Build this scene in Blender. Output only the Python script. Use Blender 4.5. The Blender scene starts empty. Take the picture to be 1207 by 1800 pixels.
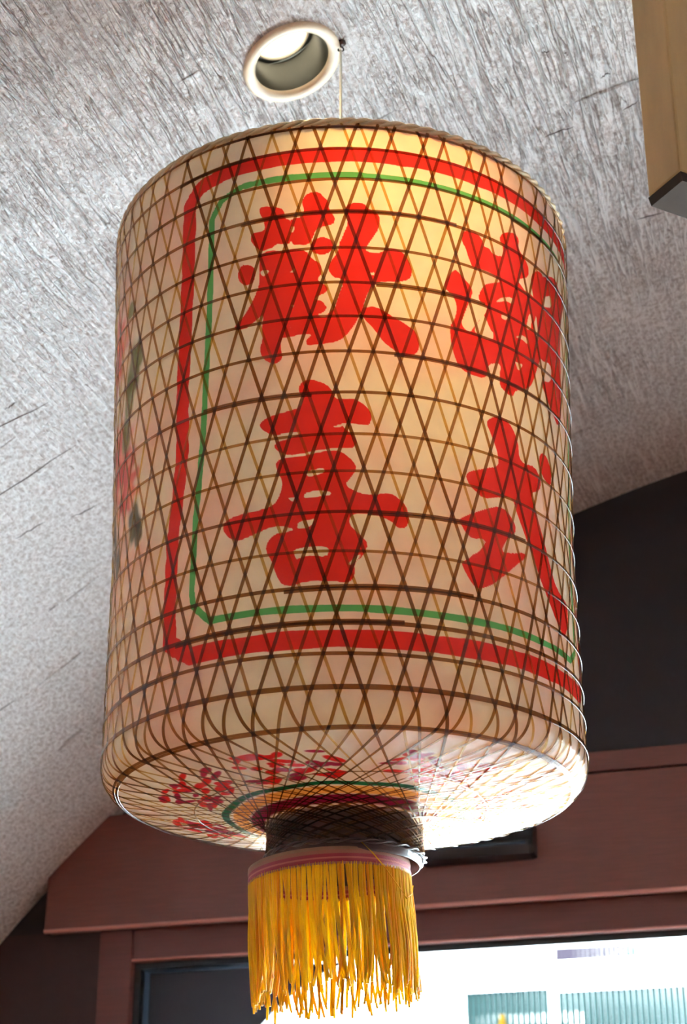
import bpy, math, random
import numpy as np
from mathutils import Vector, Matrix

random.seed(7)
rng = np.random.default_rng(7)
scene = bpy.context.scene
C = scene.collection
PI = math.pi

# ------------------------------------------------------------------ camera, world, sun, exposure
EYE = 1.5                                   # eye height above the floor
cam_data = bpy.data.cameras.new('camera')
cam = bpy.data.objects.new('camera', cam_data)
C.objects.link(cam)
cam.location = (0, 0, EYE)
cam.rotation_euler = (math.radians(90 + 25.154), 0, 0)
cam_data.sensor_fit = 'VERTICAL'
cam_data.sensor_height = 36.0
cam_data.sensor_width = 36.0
cam_data.lens = 62.0
cam_data.clip_start = 0.02
cam_data.clip_end = 300
cam_data.dof.use_dof = True
cam_data.dof.focus_distance = 1.78
cam_data.dof.aperture_fstop = 11.0
scene.camera = cam

world = bpy.data.worlds.new('sky')
scene.world = world
world.use_nodes = True
bg = world.node_tree.nodes['Background']
bg.inputs['Color'].default_value = (0.80, 0.92, 1.0, 1)
bg.inputs['Strength'].default_value = 14.0

sun_data = bpy.data.lights.new('sun', 'SUN')
sun_data.energy = 145.0
sun_data.angle = math.radians(1.0)
sun_data.color = (0.96, 0.985, 1.0)
sun = bpy.data.objects.new('sun', sun_data)
C.objects.link(sun)
sun.location = (0, 0, 20)

scene.view_settings.view_transform = 'Standard'
scene.view_settings.look = 'None'
scene.view_settings.gamma = 1.0
scene.view_settings.use_curve_mapping = False
scene.view_settings.exposure = 0.0
scene.cycles.transparent_max_bounces = 20
scene.cycles.max_bounces = 9
scene.cycles.diffuse_bounces = 6
scene.cycles.transmission_bounces = 8

# ------------------------------------------------------------------ the hall's own axes
G = math.radians(17.2)
T = Vector((math.cos(G), -math.sin(G), 0))          # along the end wall, to the right
A = Vector((math.sin(G), math.cos(G), 0))           # along the vault, away from the camera
VS, VZ, VR = 0.363, EYE - 1.149, 2.789              # vault axis and radius in the (T, z) plane
WALL = 3.2                                          # distance of the end wall along A
sun.rotation_euler = (A * 0.55 + T * 0.30 + Vector((0, 0, -0.78))).to_track_quat('-Z', 'Y').to_euler()

def hall(s, a, z):
    p = T * s + A * a
    return Vector((p.x, p.y, z))

def vault_z(s):
    return VZ + math.sqrt(VR * VR - (s - VS) ** 2)

# ------------------------------------------------------------------ helpers
def link(name, me, parent=None, material=None, smooth=False):
    o = bpy.data.objects.new(name, me)
    C.objects.link(o)
    if parent is not None:
        o.parent = parent
    if material is not None and len(me.materials) == 0:
        me.materials.append(material)
    if smooth:
        me.polygons.foreach_set('use_smooth', [True] * len(me.polygons))
    return o

def mesh(name, v, f):
    me = bpy.data.meshes.new(name)
    me.from_pydata([tuple(p) for p in v], [], f)
    me.update()
    return me

def empty(name, loc=(0, 0, 0), rot=(0, 0, 0), parent=None):
    o = bpy.data.objects.new(name, None)
    C.objects.link(o)
    o.location = loc
    o.rotation_euler = rot
    o.empty_display_size = 0.05
    if parent is not None:
        o.parent = parent
    return o

def tag(o, label=None, cat=None, group=None, kind=None):
    if label: o['label'] = label
    if cat: o['category'] = cat
    if group: o['group'] = group
    if kind: o['kind'] = kind
    return o

def bevel(o, w, seg=2):
    m = o.modifiers.new('bevel', 'BEVEL')
    m.width = w
    m.segments = seg
    m.limit_method = 'ANGLE'
    return o

HEX = [(0, 3, 2, 1), (4, 5, 6, 7), (0, 1, 5, 4), (1, 2, 6, 5), (2, 3, 7, 6), (3, 0, 4, 7)]

def hall_box(name, s0, s1, a0, a1, z0, z1, material, parent=None, bev=0.0):
    """A box along the hall's axes; its origin sits at the middle of its base."""
    o0 = hall((s0 + s1) / 2, (a0 + a1) / 2, z0)
    v = [hall(s, a, z) - o0 for z in (z0, z1) for s, a in ((s0, a0), (s1, a0), (s1, a1), (s0, a1))]
    o = link(name, mesh(name, v, HEX), parent, material)
    o.location = o0 if parent is None else o0 - parent.location
    if bev:
        bevel(o, bev)
    return o

def nt(name):
    m = bpy.data.materials.new(name)
    m.use_nodes = True
    t = m.node_tree
    return m, t, t.nodes, t.links, t.nodes['Principled BSDF']

def plain(name, col, rough=0.6, metal=0.0, spec=0.5, bump=0.0, bscale=60.0, vary=0.15, coords='Object', stretch=(1, 1, 1)):
    """Procedural paint / wood / metal: noise-varied colour and fine relief."""
    m, t, n, l, b = nt(name)
    tc = n.new('ShaderNodeTexCoord')
    mp = n.new('ShaderNodeMapping')
    mp.inputs['Scale'].default_value = stretch
    l.new(tc.outputs[coords], mp.inputs['Vector'])
    nz = n.new('ShaderNodeTexNoise')
    nz.inputs['Scale'].default_value = bscale
    nz.inputs['Detail'].default_value = 5
    l.new(mp.outputs['Vector'], nz.inputs['Vector'])
    mx = n.new('ShaderNodeMix')
    mx.data_type = 'RGBA'
    mx.inputs['A'].default_value = (*[c * (1 - vary) for c in col], 1)
    mx.inputs['B'].default_value = (*[min(1, c * (1 + vary)) for c in col], 1)
    l.new(nz.outputs['Fac'], mx.inputs['Factor'])
    l.new(mx.outputs['Result'], b.inputs['Base Color'])
    b.inputs['Roughness'].default_value = rough
    b.inputs['Metallic'].default_value = metal
    b.inputs['Specular IOR Level'].default_value = spec
    if bump:
        bp = n.new('ShaderNodeBump')
        bp.inputs['Strength'].default_value = bump
        bp.inputs['Distance'].default_value = 0.002
        l.new(nz.outputs['Fac'], bp.inputs['Height'])
        l.new(bp.outputs['Normal'], b.inputs['Normal'])
    return m

# ------------------------------------------------------------------ materials of the setting
def plaster_material():
    m, t, n, l, b = nt('combed_plaster')
    uv = n.new('ShaderNodeUVMap'); uv.uv_map = 'UVMap'
    # slow bend of the trowel direction
    wob = n.new('ShaderNodeTexNoise'); wob.inputs['Scale'].default_value = 2.2; wob.inputs['Detail'].default_value = 1
    l.new(uv.outputs['UV'], wob.inputs['Vector'])
    sub = n.new('ShaderNodeVectorMath'); sub.operation = 'SUBTRACT'; sub.inputs[1].default_value = (.5, .5, .5)
    l.new(wob.outputs['Color'], sub.inputs[0])
    sc = n.new('ShaderNodeVectorMath'); sc.operation = 'SCALE'; sc.inputs['Scale'].default_value = 0.035
    l.new(sub.outputs['Vector'], sc.inputs[0])
    add = n.new('ShaderNodeVectorMath'); add.operation = 'ADD'
    l.new(uv.outputs['UV'], add.inputs[0]); l.new(sc.outputs['Vector'], add.inputs[1])
    def noise(scale, sx, sy, detail=3, rough=.6, src=add):
        mp = n.new('ShaderNodeMapping'); mp.inputs['Scale'].default_value = (sx, sy, 1)
        l.new(src.outputs[0], mp.inputs['Vector'])
        z = n.new('ShaderNodeTexNoise'); z.inputs['Scale'].default_value = scale
        z.inputs['Detail'].default_value = detail; z.inputs['Roughness'].default_value = rough
        l.new(mp.outputs['Vector'], z.inputs['Vector'])
        return z
    def ramp(src, lo, hi):
        r = n.new('ShaderNodeMapRange'); r.inputs['From Min'].default_value = lo; r.inputs['From Max'].default_value = hi
        r.interpolation_type = 'SMOOTHSTEP'
        l.new(src, r.inputs['Value']); return r.outputs['Result']
    def math_(op, a, bb):
        q = n.new('ShaderNodeMath'); q.operation = op
        for i, x in enumerate((a, bb)):
            if isinstance(x, (int, float)): q.inputs[i].default_value = x
            else: l.new(x, q.inputs[i])
        return q.outputs[0]
    streak = noise(1.0, 62, 4.2, 2, .5)
    fine = noise(1.0, 215, 150, 3, .7)
    grit = noise(1.0, 135, 80, 3, .65)
    cross = noise(1.0, 4.0, 42, 2, .5)
    patch = noise(1.0, 2.6, 1.8, 2, .5)
    def lines(src, lo, hi):
        return math_('SUBTRACT', 1.0, ramp(math_('ABSOLUTE', math_('SUBTRACT', src, .5), 0), lo, hi))
    streak2 = noise(1.0, 52, 4.6, 2, .5)
    streak3 = noise(1.0, 118, 6.0, 2, .5)
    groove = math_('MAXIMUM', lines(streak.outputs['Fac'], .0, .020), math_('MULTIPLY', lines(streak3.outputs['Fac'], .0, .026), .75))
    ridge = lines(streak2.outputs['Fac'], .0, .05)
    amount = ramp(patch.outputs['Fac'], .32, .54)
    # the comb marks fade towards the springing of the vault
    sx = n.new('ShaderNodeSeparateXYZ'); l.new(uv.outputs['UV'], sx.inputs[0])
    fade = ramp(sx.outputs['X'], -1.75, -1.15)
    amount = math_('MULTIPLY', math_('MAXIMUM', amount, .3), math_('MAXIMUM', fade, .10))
    crack = math_('MULTIPLY', math_('SUBTRACT', 1.0, ramp(cross.outputs['Fac'], .25, .30)), .9)
    h = math_('SUBTRACT', math_('MULTIPLY', fine.outputs['Fac'], .7), math_('MULTIPLY', groove, math_('MULTIPLY', amount, .55)))
    h = math_('ADD', h, math_('MULTIPLY', grit.outputs['Fac'], 1.1))
    h = math_('ADD', h, math_('MULTIPLY', math_('MULTIPLY', ridge, amount), .35))
    h = math_('SUBTRACT', h, crack)
    bp = n.new('ShaderNodeBump'); bp.inputs['Strength'].default_value = 1.0; bp.inputs['Distance'].default_value = 0.006
    l.new(h, bp.inputs['Height']); l.new(bp.outputs['Normal'], b.inputs['Normal'])
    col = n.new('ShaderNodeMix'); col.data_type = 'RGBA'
    col.inputs['A'].default_value = (.43, .335, .295, 1); col.inputs['B'].default_value = (.90, .855, .835, 1)  # pits darker, ridges paler: light and shade of the relief put into colour
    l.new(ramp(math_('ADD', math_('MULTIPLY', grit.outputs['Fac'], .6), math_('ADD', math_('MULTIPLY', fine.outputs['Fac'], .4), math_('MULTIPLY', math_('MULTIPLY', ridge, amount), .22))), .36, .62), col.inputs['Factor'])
    recess_shade = n.new('ShaderNodeMix'); recess_shade.data_type = 'RGBA'; recess_shade.inputs['B'].default_value = (.26, .17, .14, 1)  # darkens grooves and cracks, shade of the recesses painted in
    l.new(col.outputs['Result'], recess_shade.inputs['A'])
    l.new(math_('ADD', math_('MULTIPLY', math_('MULTIPLY', groove, amount), .7), math_('MULTIPLY', crack, .5)), recess_shade.inputs['Factor'])
    l.new(recess_shade.outputs['Result'], b.inputs['Base Color'])
    b.inputs['Roughness'].default_value = .30
    b.inputs['Specular IOR Level'].default_value = .85
    return m

M = {}
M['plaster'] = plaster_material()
M['dark_panel'] = plain('dark_panel', (.018, .011, .016), .55, bump=.15, bscale=30, vary=.2)
M['mahogany'] = plain('mahogany', (.175, .052, .038), .36, spec=.55, bump=.08, bscale=6, vary=.3, stretch=(3, 3, 60))
M['frame_brown'] = plain('frame_brown', (.155, .045, .037), .42, spec=.5, bump=.05, bscale=5, vary=.25, stretch=(2, 2, 40))
M['gasket'] = plain('gasket', (.006, .010, .018), .4, vary=.2)
M['wall_paint'] = plain('wall_paint', (.05, .022, .022), .6, bump=.2, bscale=40)
M['side_paint'] = plain('side_paint', (.17, .085, .06), .7, bump=.2, bscale=40)
M['floor_wood'] = plain('floor_wood', (.17, .08, .05), .4, bump=.1, bscale=8, vary=.3, stretch=(1, 8, 1))
M['pavement'] = plain('pavement', (.55, .61, .65), .9, bump=.3, bscale=20, vary=.1)

# ------------------------------------------------------------------ the setting: vault, walls, floor
DL_S, DL_A = -0.591, 1.687                    # where the downlight sits in the vault
def u_of(s):
    return VR * math.asin((s - VS) / VR)
def vault_point(u, a, lift=0.0):
    ang = u / VR
    return hall(VS + (VR + lift) * math.sin(ang), a, VZ + (VR + lift) * math.cos(ang))

DL_U = u_of(DL_S)
def build_vault():
    def lines(lo, hi, mid, fine, coarse):
        a = list(np.arange(mid - .1, mid + .1001, fine))
        x = mid - .1
        left = []
        while x - coarse > lo:
            x -= coarse; left.append(x)
        left.append(lo)
        x = mid + .1
        right = []
        while x + coarse < hi:
            x += coarse; right.append(x)
        right.append(hi)
        return left[::-1] + a + right
    us = lines(u_of(-2.02), u_of(2.75), DL_U, .005, .06)
    aa = lines(-5.0, WALL, DL_A, .005, .2)
    nu, na = len(us), len(aa)
    v = [vault_point(u, a) for u in us for a in aa]
    f = []
    for i in range(nu - 1):
        for j in range(na - 1):
            cu, ca = (us[i] + us[i + 1]) / 2 - DL_U, (aa[j] + aa[j + 1]) / 2 - DL_A
            if math.hypot(cu, ca) < .0545:
                continue
            f.append((i * na + j, (i + 1) * na + j, (i + 1) * na + j + 1, i * na + j + 1))
    me = mesh('ceiling', v, f)
    uvl = me.uv_layers.new(name='UVMap')
    vu = np.array([(u, a) for u in us for a in aa])
    idx = np.zeros(len(me.loops), dtype=np.int32)
    me.loops.foreach_get('vertex_index', idx)
    uvl.data.foreach_set('uv', vu[idx].astype(np.float32).ravel())
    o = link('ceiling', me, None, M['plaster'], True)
    tag(o, 'combed grey plaster barrel vault ceiling with trowel streaks and cracks', kind='structure')
    return o
ceiling = build_vault()
# hairline cracks in the plaster, as (arc length across, distance along) end points
CRACKS = [((-1.6261, 2.001), (-1.5145, 2.0332)), ((-1.708, 2.1378), (-1.5308, 2.1537)), ((-1.7023, 2.254), (-1.6495, 2.2662)), ((-1.7607, 2.4729), (-1.7392, 2.4738)), ((-1.9688, 2.599), (-1.9151, 2.6126)), ((-1.6156, 2.3014), (-1.573, 2.3148)), ((-0.702, 2.04), (-0.6589, 2.0427)), ((-0.5869, 2.0469), (-0.5633, 2.0405)), ((-0.6083, 2.3151), (-0.5655, 2.3224)), ((-0.6048, 1.9623), (-0.5905, 1.9604)), ((-0.6431, 1.8855), (-0.6386, 1.8954)), ((-0.6706, 1.8703), (-0.6597, 1.872)), ((-1.5691, 1.9872), (-1.5475, 1.9882))]
M['crack'] = plain('crack_shadow', (.10, .065, .055), .9, spec=.1, vary=.3)
for (u0, a0), (u1, a1) in CRACKS:
    n = 9
    c = [(u0 + (u1 - u0) * t + random.gauss(0, .0006), a0 + (a1 - a0) * t + random.gauss(0, .0012)) for t in np.linspace(0, 1, n)]
    v = []; f = []
    for i, (u, a) in enumerate(c):
        w = .0013 * math.sin(PI * (i + .35) / (n - .3)) + .0003
        v += [vault_point(u, a - w, -.0004), vault_point(u, a + w, -.0004)]
    f = [(2 * i, 2 * i + 1, 2 * i + 3, 2 * i + 2) for i in range(n - 1)]
    link('crack', mesh('crack', v, f), ceiling, M['crack'])

def wall_slab(name, outline, a0, a1, material, label):
    """outline in (s, z), extruded from a0 to a1 along the hall."""
    k = len(outline)
    v = [hall(s, a0, z) for s, z in outline] + [hall(s, a1, z) for s, z in outline]
    f = [tuple(range(k)), tuple(range(2 * k - 1, k - 1, -1))]
    f += [(i, i + k, (i + 1) % k + k, (i + 1) % k) for i in range(k)]
    o = link(name, mesh(name, v, f), None, material)
    tag(o, label, kind='structure')
    return o

Z_LEDGE, Z_F1, Z_F0, Z_HEAD = EYE + .998, EYE + .955, EYE + .737, EYE + .665
SL, SR = -1.98, 2.70                            # inner faces of the side walls
top = [(s, max(vault_z(s) + .03, Z_F0)) for s in np.linspace(2.40, -1.68, 60)]
wall_slab('wall_end', [(-1.70, Z_F0 - .005), (2.43, Z_F0 - .005)] + top, WALL, WALL + .2, M['dark_panel'],
          'dark wooden gable wall under the vault above the window')
left = [(s, vault_z(s) + .035) for s in np.linspace(-1.715, SL - .02, 10)]
wall_slab('wall_end_pier', [(SL - .02, 0), (-1.489, 0), (-1.489, Z_F0 - .005)] + left, WALL, WALL + .2, M['wall_paint'],
          'dark maroon pier at the left of the window')
wall_slab('wall_end_right', [(2.4, 0), (SR + .02, 0), (SR + .02, 1.9), (2.4, Z_F0 - .005)], WALL, WALL + .2, M['wall_paint'],
          'dark maroon pier at the right of the window')
def side_wall(name, s0, s1, top, label):
    o = hall_box(name, s0, s1, -5.0, WALL + .2, 0, top, M['side_paint'])
    tag(o, label, kind='structure')
side_wall('wall_left', SL - .2, SL, vault_z(SL), 'painted side wall below the left springing of the vault')
side_wall('wall_right', SR, SR + .2, vault_z(SR), 'painted side wall below the right springing of the vault')
ftop = [(s, vault_z(s) + .03) for s in np.linspace(SR, SL, 40)]
wall_slab('wall_back', [(SL, 0), (SR, 0)] + ftop, -5.0, -4.8, M['side_paint'], 'painted wall closing the hall behind the viewer')
fl = hall_box('floor', -2.18, 2.9, -5.2, WALL + .2, -.1, 0, M['floor_wood'])
tag(fl, 'brown boarded floor of the hall', kind='structure')
gr = link('ground_outside', mesh('ground_outside', [hall(-60, -60, -.06), hall(60, -60, -.06), hall(60, 60, -.06), hall(-60, 60, -.06)], [(0, 1, 2, 3)]), None, M['pavement'])
tag(gr, 'pale sunlit pavement outside the hall', kind='structure')

# trims and the deep fascia over the window
o = hall_box('trim_1', -1.36, 2.05, WALL - .022, WALL + .01, Z_F1 + .004, Z_LEDGE, M['mahogany'], bev=.002)
tag(o, 'narrow brown ledge moulding along the top of the fascia', kind='structure')
o = hall_box('trim_2', -1.598, 2.40, WALL - .034, WALL + .01, Z_F0 - .009, Z_F1 - .002, M['mahogany'], bev=.003)
tag(o, 'deep brown fascia board with satin sheen above the window', kind='structure')

def bead(name, s0, s1, a, z, r, material, label):
    k = 10; v = []; f = []
    o0 = hall((s0 + s1) / 2, a, z)
    for s in (s0, s1):
        for i in range(k):
            q = 2 * PI * i / k
            v.append(hall(s, a + r * math.cos(q), z + r * .8 * math.sin(q)) - o0)
    f = [(i, (i + 1) % k, k + (i + 1) % k, k + i) for i in range(k)] + [tuple(range(k)), tuple(range(2 * k - 1, k - 1, -1))]
    o = link(name, mesh(name, v, f), None, material); o.location = o0
    tag(o, label, kind='structure')
M['bead_highlight'] = plain('bead_highlight', (.60, .25, .21), .3, spec=.7, vary=.15, bscale=8)  # paler than the fascia: the lit lower edges are put into this colour
bead('trim_3', -1.598, 2.40, WALL - .030, Z_F0 - .008, .0055, M['bead_highlight'], 'added pale rose bead painting the highlight along the bottom of the fascia')
bead('trim_4', -1.42, 2.40, WALL - .002, Z_HEAD + .003, .003, M['bead_highlight'], 'added thin rose bead painting the highlight along the bottom of the window head')
win = empty('window_1', hall(.5, WALL, 0))
tag(win, 'wide brown framed shop window with bright street beyond', kind='structure')
hall_box('frame_head', -1.42, 2.4, WALL - .002, WALL + .09, Z_HEAD, Z_F0 - .008, M['frame_brown'], win, .002)
hall_box('frame_jamb', -1.489, -1.42, WALL - .006, WALL + .09, 0, Z_F0 - .006, M['frame_brown'], win, .002)
hall_box('frame_jamb', 2.331, 2.4, WALL - .006, WALL + .09, 0, Z_HEAD, M['frame_brown'], win, .002)
hall_box('frame_sill', -1.42, 2.331, WALL - .006, WALL + .09, 0, .08, M['frame_brown'], win, .002)
hall_box('gasket', -1.42, 2.331, WALL + .012, WALL + .06, Z_HEAD - .012, Z_HEAD, M['gasket'], win)
hall_box('gasket', -1.42, -1.407, WALL + .012, WALL + .06, .08, Z_HEAD - .012, M['gasket'], win)
def glass_material():
    m = bpy.data.materials.new('window_glass'); m.use_nodes = True
    t = m.node_tree; n = t.nodes; l = t.links; n.clear()
    out = n.new('ShaderNodeOutputMaterial'); mix = n.new('ShaderNodeMixShader'); fr = n.new('ShaderNodeFresnel'); fr.inputs['IOR'].default_value = 1.25
    tr = n.new('ShaderNodeBsdfTransparent'); tr.inputs['Color'].default_value = (.95, .98, .98, 1)
    gl = n.new('ShaderNodeBsdfGlossy'); gl.inputs['Roughness'].default_value = .02
    l.new(fr.outputs[0], mix.inputs[0]); l.new(tr.outputs[0], mix.inputs[1]); l.new(gl.outputs[0], mix.inputs[2]); l.new(mix.outputs[0], out.inputs[0])
    return m
M['glass'] = glass_material()
hall_box('pane', -1.407, 2.331, WALL + .03, WALL + .034, .08, Z_HEAD - .012, M['glass'], win)

# black sensor box on the fascia, half hidden behind the lantern
sen = empty('door_sensor', hall(-.715, WALL - .034, EYE + .80))
tag(sen, 'black oblong sensor box on the brown fascia above the window', 'sensor')
M['black_plastic'] = plain('black_plastic', (.006, .008, .012), .28, spec=.6, vary=.2)
def sensor():
    prof = [(0, .0), (-.032, .004), (-.045, .018), (-.045, .026), (-.036, .034), (-.030, .058), (0, .062)]
    L = .108; k = len(prof); v = []; f = []
    xs = [(-L, .92), (-L + .008, 1), (L - .008, 1), (L, .92)]
    for x, q in xs:
        for d, z in prof:
            v.append(T * x + A * (d * q) + Vector((0, 0, .031 + (z - .031) * q)))
    for i in range(len(xs) - 1):
        for j in range(k):
            f.append((i * k + j, i * k + (j + 1) % k, (i + 1) * k + (j + 1) % k, (i + 1) * k + j))
    f += [tuple(range(k - 1, -1, -1)), tuple(range((len(xs) - 1) * k, len(xs) * k))]
    link('housing', mesh('housing', v, f), sen, M['black_plastic'])
    v2 = [T * x + A * d + Vector((0, 0, z)) for x in (-L + .012, L - .012) for d, z in ((-.0455, .019), (-.0475, .020), (-.0475, .0235), (-.0455, .0245))]
    link('highlight_strip', mesh('highlight_strip', v2, HEX), sen, plain('highlight_strip', (.03, .05, .08), .12, spec=.8, vary=.1))  # paler strip paints the curved highlight on the housing
sensor()

# square timber hanging down from the vault at the upper right
def timber():
    m = plain('oak', (.42, .25, .085), .55, bump=.3, bscale=5, vary=.35, stretch=(7, 7, 1.2))
    grey = plain('end_grain', (.06, .047, .04), .9, spec=.0, bump=.4, bscale=14, vary=.4, stretch=(1, 1, 1))
    zb = EYE + 1.190
    F = Vector((.3539, 1.70)); N = Vector((.3825, 1.648))
    e = (F - N).normalized(); L = (F - N).length
    w = Vector((e.y, -e.x))
    W = .13
    base = [N, N + w * W, F + w * W, F]
    ctr = sum(base, Vector((0, 0))) / 4
    h = EYE + 1.606 - zb
    po = empty('timber_post', (ctr.x, ctr.y, zb))
    v = [Vector((p.x - ctr.x, p.y - ctr.y, z)) for z in (.012, h) for p in base]
    b = link('shaft', mesh('shaft', v, HEX), po, m); bevel(b, .003)
    v = [Vector(((p.x - ctr.x) * q, (p.y - ctr.y) * q, z)) for q, z in ((.96, 0), (1.0, .0115)) for p in base]
    link('end_cap', mesh('end_cap', v, HEX), po, grey)
    tag(po, 'square ochre timber post hanging down from the ceiling at upper right', 'post')
timber()

# ------------------------------------------------------------------ the street outside
M['render_white'] = plain('render_white', (.86, .87, .86), .9, bump=.2, bscale=9, vary=.05)
M['bar_teal'] = plain('bar_teal', (.004, .010, .010), .9, spec=.03, vary=.2)
M['mauve'] = plain('mauve', (.010, .008, .012), .9, spec=.03, vary=.25, bscale=9)
M['yellow'] = plain('yellow_paint', (.026, .015, .0005), .9, spec=.03, vary=.1)
FA = 14.0
bl = empty('building', hall(-1, FA + .2, 0))
tag(bl, 'white rendered building across the street seen through the window', 'building')
hall_box('wall', -14, 12, FA + .15, FA + 3, -.06, 9, M['render_white'], bl)
hall_box('ledge', -14, 12, FA + .0, FA + .15, EYE + 2.56, EYE + 2.60, M['render_white'], bl)
for i in range(26):
    hall_box('dentil', -3.2 + i * .085, -3.2 + i * .085 + .022, FA - .012, FA + .0, EYE + 2.565, EYE + 2.582, M['mauve'], bl)
def grille(s0, s1, n, z0, z1, label):
    g = empty('window_grille', hall((s0 + s1) / 2, FA, z0))
    tag(g, label, 'grille', 'barred grilles on the building across the street')
    hall_box('rail', s0, s1, FA - .11, FA - .013, z1 - .012, z1, M['render_white'], g)
    hall_box('rail', s0, s1, FA - .11, FA - .013, z0, z0 + .03, M['render_white'], g)
    p = (s1 - s0) / n
    first = None
    for i in range(n):
        c = s0 + (i + .5) * p
        if first is None:
            first = hall_box('bar', c - p * .34, c + p * .34, FA - .09, FA - .03, z0 + .03, z1 - .012, M['bar_teal'], g)
            l0 = first.location.copy()
        else:
            b = first.copy(); C.objects.link(b); b.parent = g; b.location = l0 + T * (i * p)
grille(-3.30, -2.64, 15, EYE + 1.7, EYE + 2.50, 'teal barred grille across the street, nearer the lantern tassel')
grille(-2.56, -1.30, 28, EYE + 1.7, EYE + 2.47, 'teal barred grille across the street, at the right edge of the view')
def awning():
    aw = empty('awning', hall(-2.2, FA - .2, EYE + 2.67))
    tag(aw, 'mauve ribbed awning with a slanting top across the street', 'awning')
    n = 22
    for i in range(n):
        s0 = -.34 + i * .037; s1 = s0 + .030
        def th(s): return .145 if s < .13 else .145 - (s - .13) * .40
        z0, z1 = th(s0), th(s1)
        v = [T * s + A * a + Vector((0, 0, z)) for a in (-.02, .02) for s, z in ((s0, 0), (s1, 0), (s1, max(.004, z1)), (s0, max(.005, z0)))]
        link('slat', mesh('slat', v, HEX), aw, M['mauve'] if i < 15 else M['bar_teal'])
    hall_box('bracket', -2.54, -1.70, FA - .22, FA + .149, EYE + 2.665, EYE + 2.67, M['render_white'], aw)
awning()
yb = empty('banner_pole', hall(-2.16, 10.0, -.06))
tag(yb, 'yellow pole standing in the street in front of the teal grille', 'pole')
def pole():
    v = []; f = []; k = 10
    prof = [(.05, 0), (.05, .02), (.03, .05), (.030, 3.05), (.026, 3.16), (.012, 3.22)]
    for r, z in prof:
        for i in range(k):
            v.append((r * math.cos(2 * PI * i / k), r * math.sin(2 * PI * i / k), z))
    for j in range(len(prof) - 1):
        for i in range(k):
            f.append((j * k + i, j * k + (i + 1) % k, (j + 1) * k + (i + 1) % k, (j + 1) * k + i))
    f.append(tuple(range((len(prof) - 1) * k, len(prof) * k)))
    link('mast', mesh('mast', v, f), yb, M['yellow'], True)
    v = [T * s + A * a + Vector((0, 0, z)) for a in (-.04, .04) for s, z in ((-.12, .0), (.12, .0), (.12, .04), (-.12, .04))]
    link('foot', mesh('foot', v, HEX), yb, M['bar_teal'])
pole()
# dark arched canopy board just outside the pane, filling the window's upper left corner
def canopy():
    c = empty('arched_canopy_board', hall(-1.4, WALL + .12, EYE))
    tag(c, 'dark arched board outside the glass in the upper left of the window', 'board')
    edge = [(-1.26, .40), (-1.225, .50), (-1.198, .553), (-1.164, .586), (-1.118, .619), (-1.072, .646), (-1.026, .665), (-.98, .680), (-.93, .692), (-.85, .70)]
    outl = [(-1.60, .72), (-1.60, -1.40), (-1.32, -1.40), (-1.31, .1), (-1.29, .28)] + edge + [(-.85, .72)]
    k = len(outl)
    v = [T * (s + 1.4) + A * d + Vector((0, 0, z)) for d in (0, .05) for s, z in outl]
    f = [tuple(range(k)), tuple(range(2 * k - 1, k - 1, -1))] + [(i, i + k, (i + 1) % k + k, (i + 1) % k) for i in range(k)]
    link('board', mesh('board', v, f), c, M['dark_panel'])
canopy()

# ------------------------------------------------------------------ recessed downlight in the vault
def downlight():
    ang = DL_U / VR
    nrm = -(T * math.sin(ang) + Vector((0, 0, math.cos(ang))))      # out of the ceiling into the room
    p0 = vault_point(DL_U, DL_A)
    root = empty('recessed_downlight', p0)
    root.rotation_mode = 'QUATERNION'
    root.rotation_quaternion = nrm.to_track_quat('Z', 'Y')
    tag(root, 'round recessed downlight with cream trim ring above the lantern', 'downlight')
    def lathe(name, prof, material, k=72):
        v = []; f = []
        for r, z in prof:
            for i in range(k):
                v.append((r * math.cos(2 * PI * i / k), r * math.sin(2 * PI * i / k), z))
        for j in range(len(prof) - 1):
            for i in range(k):
                f.append((j * k + i, j * k + (i + 1) % k, (j + 1) * k + (i + 1) % k, (j + 1) * k + i))
        o = link(name, mesh(name, v, f), root, material, True)
        return o
    cream = plain('trim_cream', (.90, .74, .54), .35, vary=.03)
    refl = plain('reflector', (.035, .035, .025), .3, metal=.2, vary=.1)
    lathe('trim_ring', [(.0645, -.004), (.065, .003), (.0635, .0055), (.058, .0065), (.052, .0055), (.0495, .003), (.049, -.004)], cream)
    lathe('reflector', [(.0495, .001), (.048, -.008), (.0465, -.020), (.044, -.034), (.041, -.046), (.0385, -.050)], refl)
    lathe('lamp_collar', [(.0392, -.048), (.0375, -.044), (.036, -.044), (.035, -.049)], plain('collar_white', (.8, .78, .7), .4, vary=.03))
    me_, t, n, l, b = nt('lamp_lens')
    b.inputs['Base Color'].default_value = (.9, .85, .7, 1)
    b.inputs['Emission Color'].default_value = (1.0, .88, .62, 1)
    b.inputs['Emission Strength'].default_value = 6.0
    k = 48
    v = [(0, 0, -.0505)] + [(.037 * math.cos(2 * PI * i / k), .037 * math.sin(2 * PI * i / k), -.0485) for i in range(k)]
    link('lamp_lens', mesh('lamp_lens', v, [(0, 1 + i, 1 + (i + 1) % k) for i in range(k)]), root, me_)
    ld = bpy.data.lights.new('downlight_beam', 'SPOT')
    ld.energy = SPOT_W
    ld.color = (1.0, .60, .17)
    ld.spot_size = math.radians(40)
    ld.spot_blend = 1.0
    ld.shadow_soft_size = .03
    lo = bpy.data.objects.new('downlight_beam', ld)
    C.objects.link(lo); lo.parent = root
    lo.location = (0, 0, -.034)
    aim = root.rotation_quaternion.inverted() @ (Vector((.075, 1.535, EYE + 1.05)) - p0)      # gimbal lamp, turned towards the lantern's front
    lo.rotation_mode = 'QUATERNION'
    lo.rotation_quaternion = (aim - lo.location).to_track_quat('-Z', 'Y')
SPOT_W = 58.0
downlight()

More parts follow.
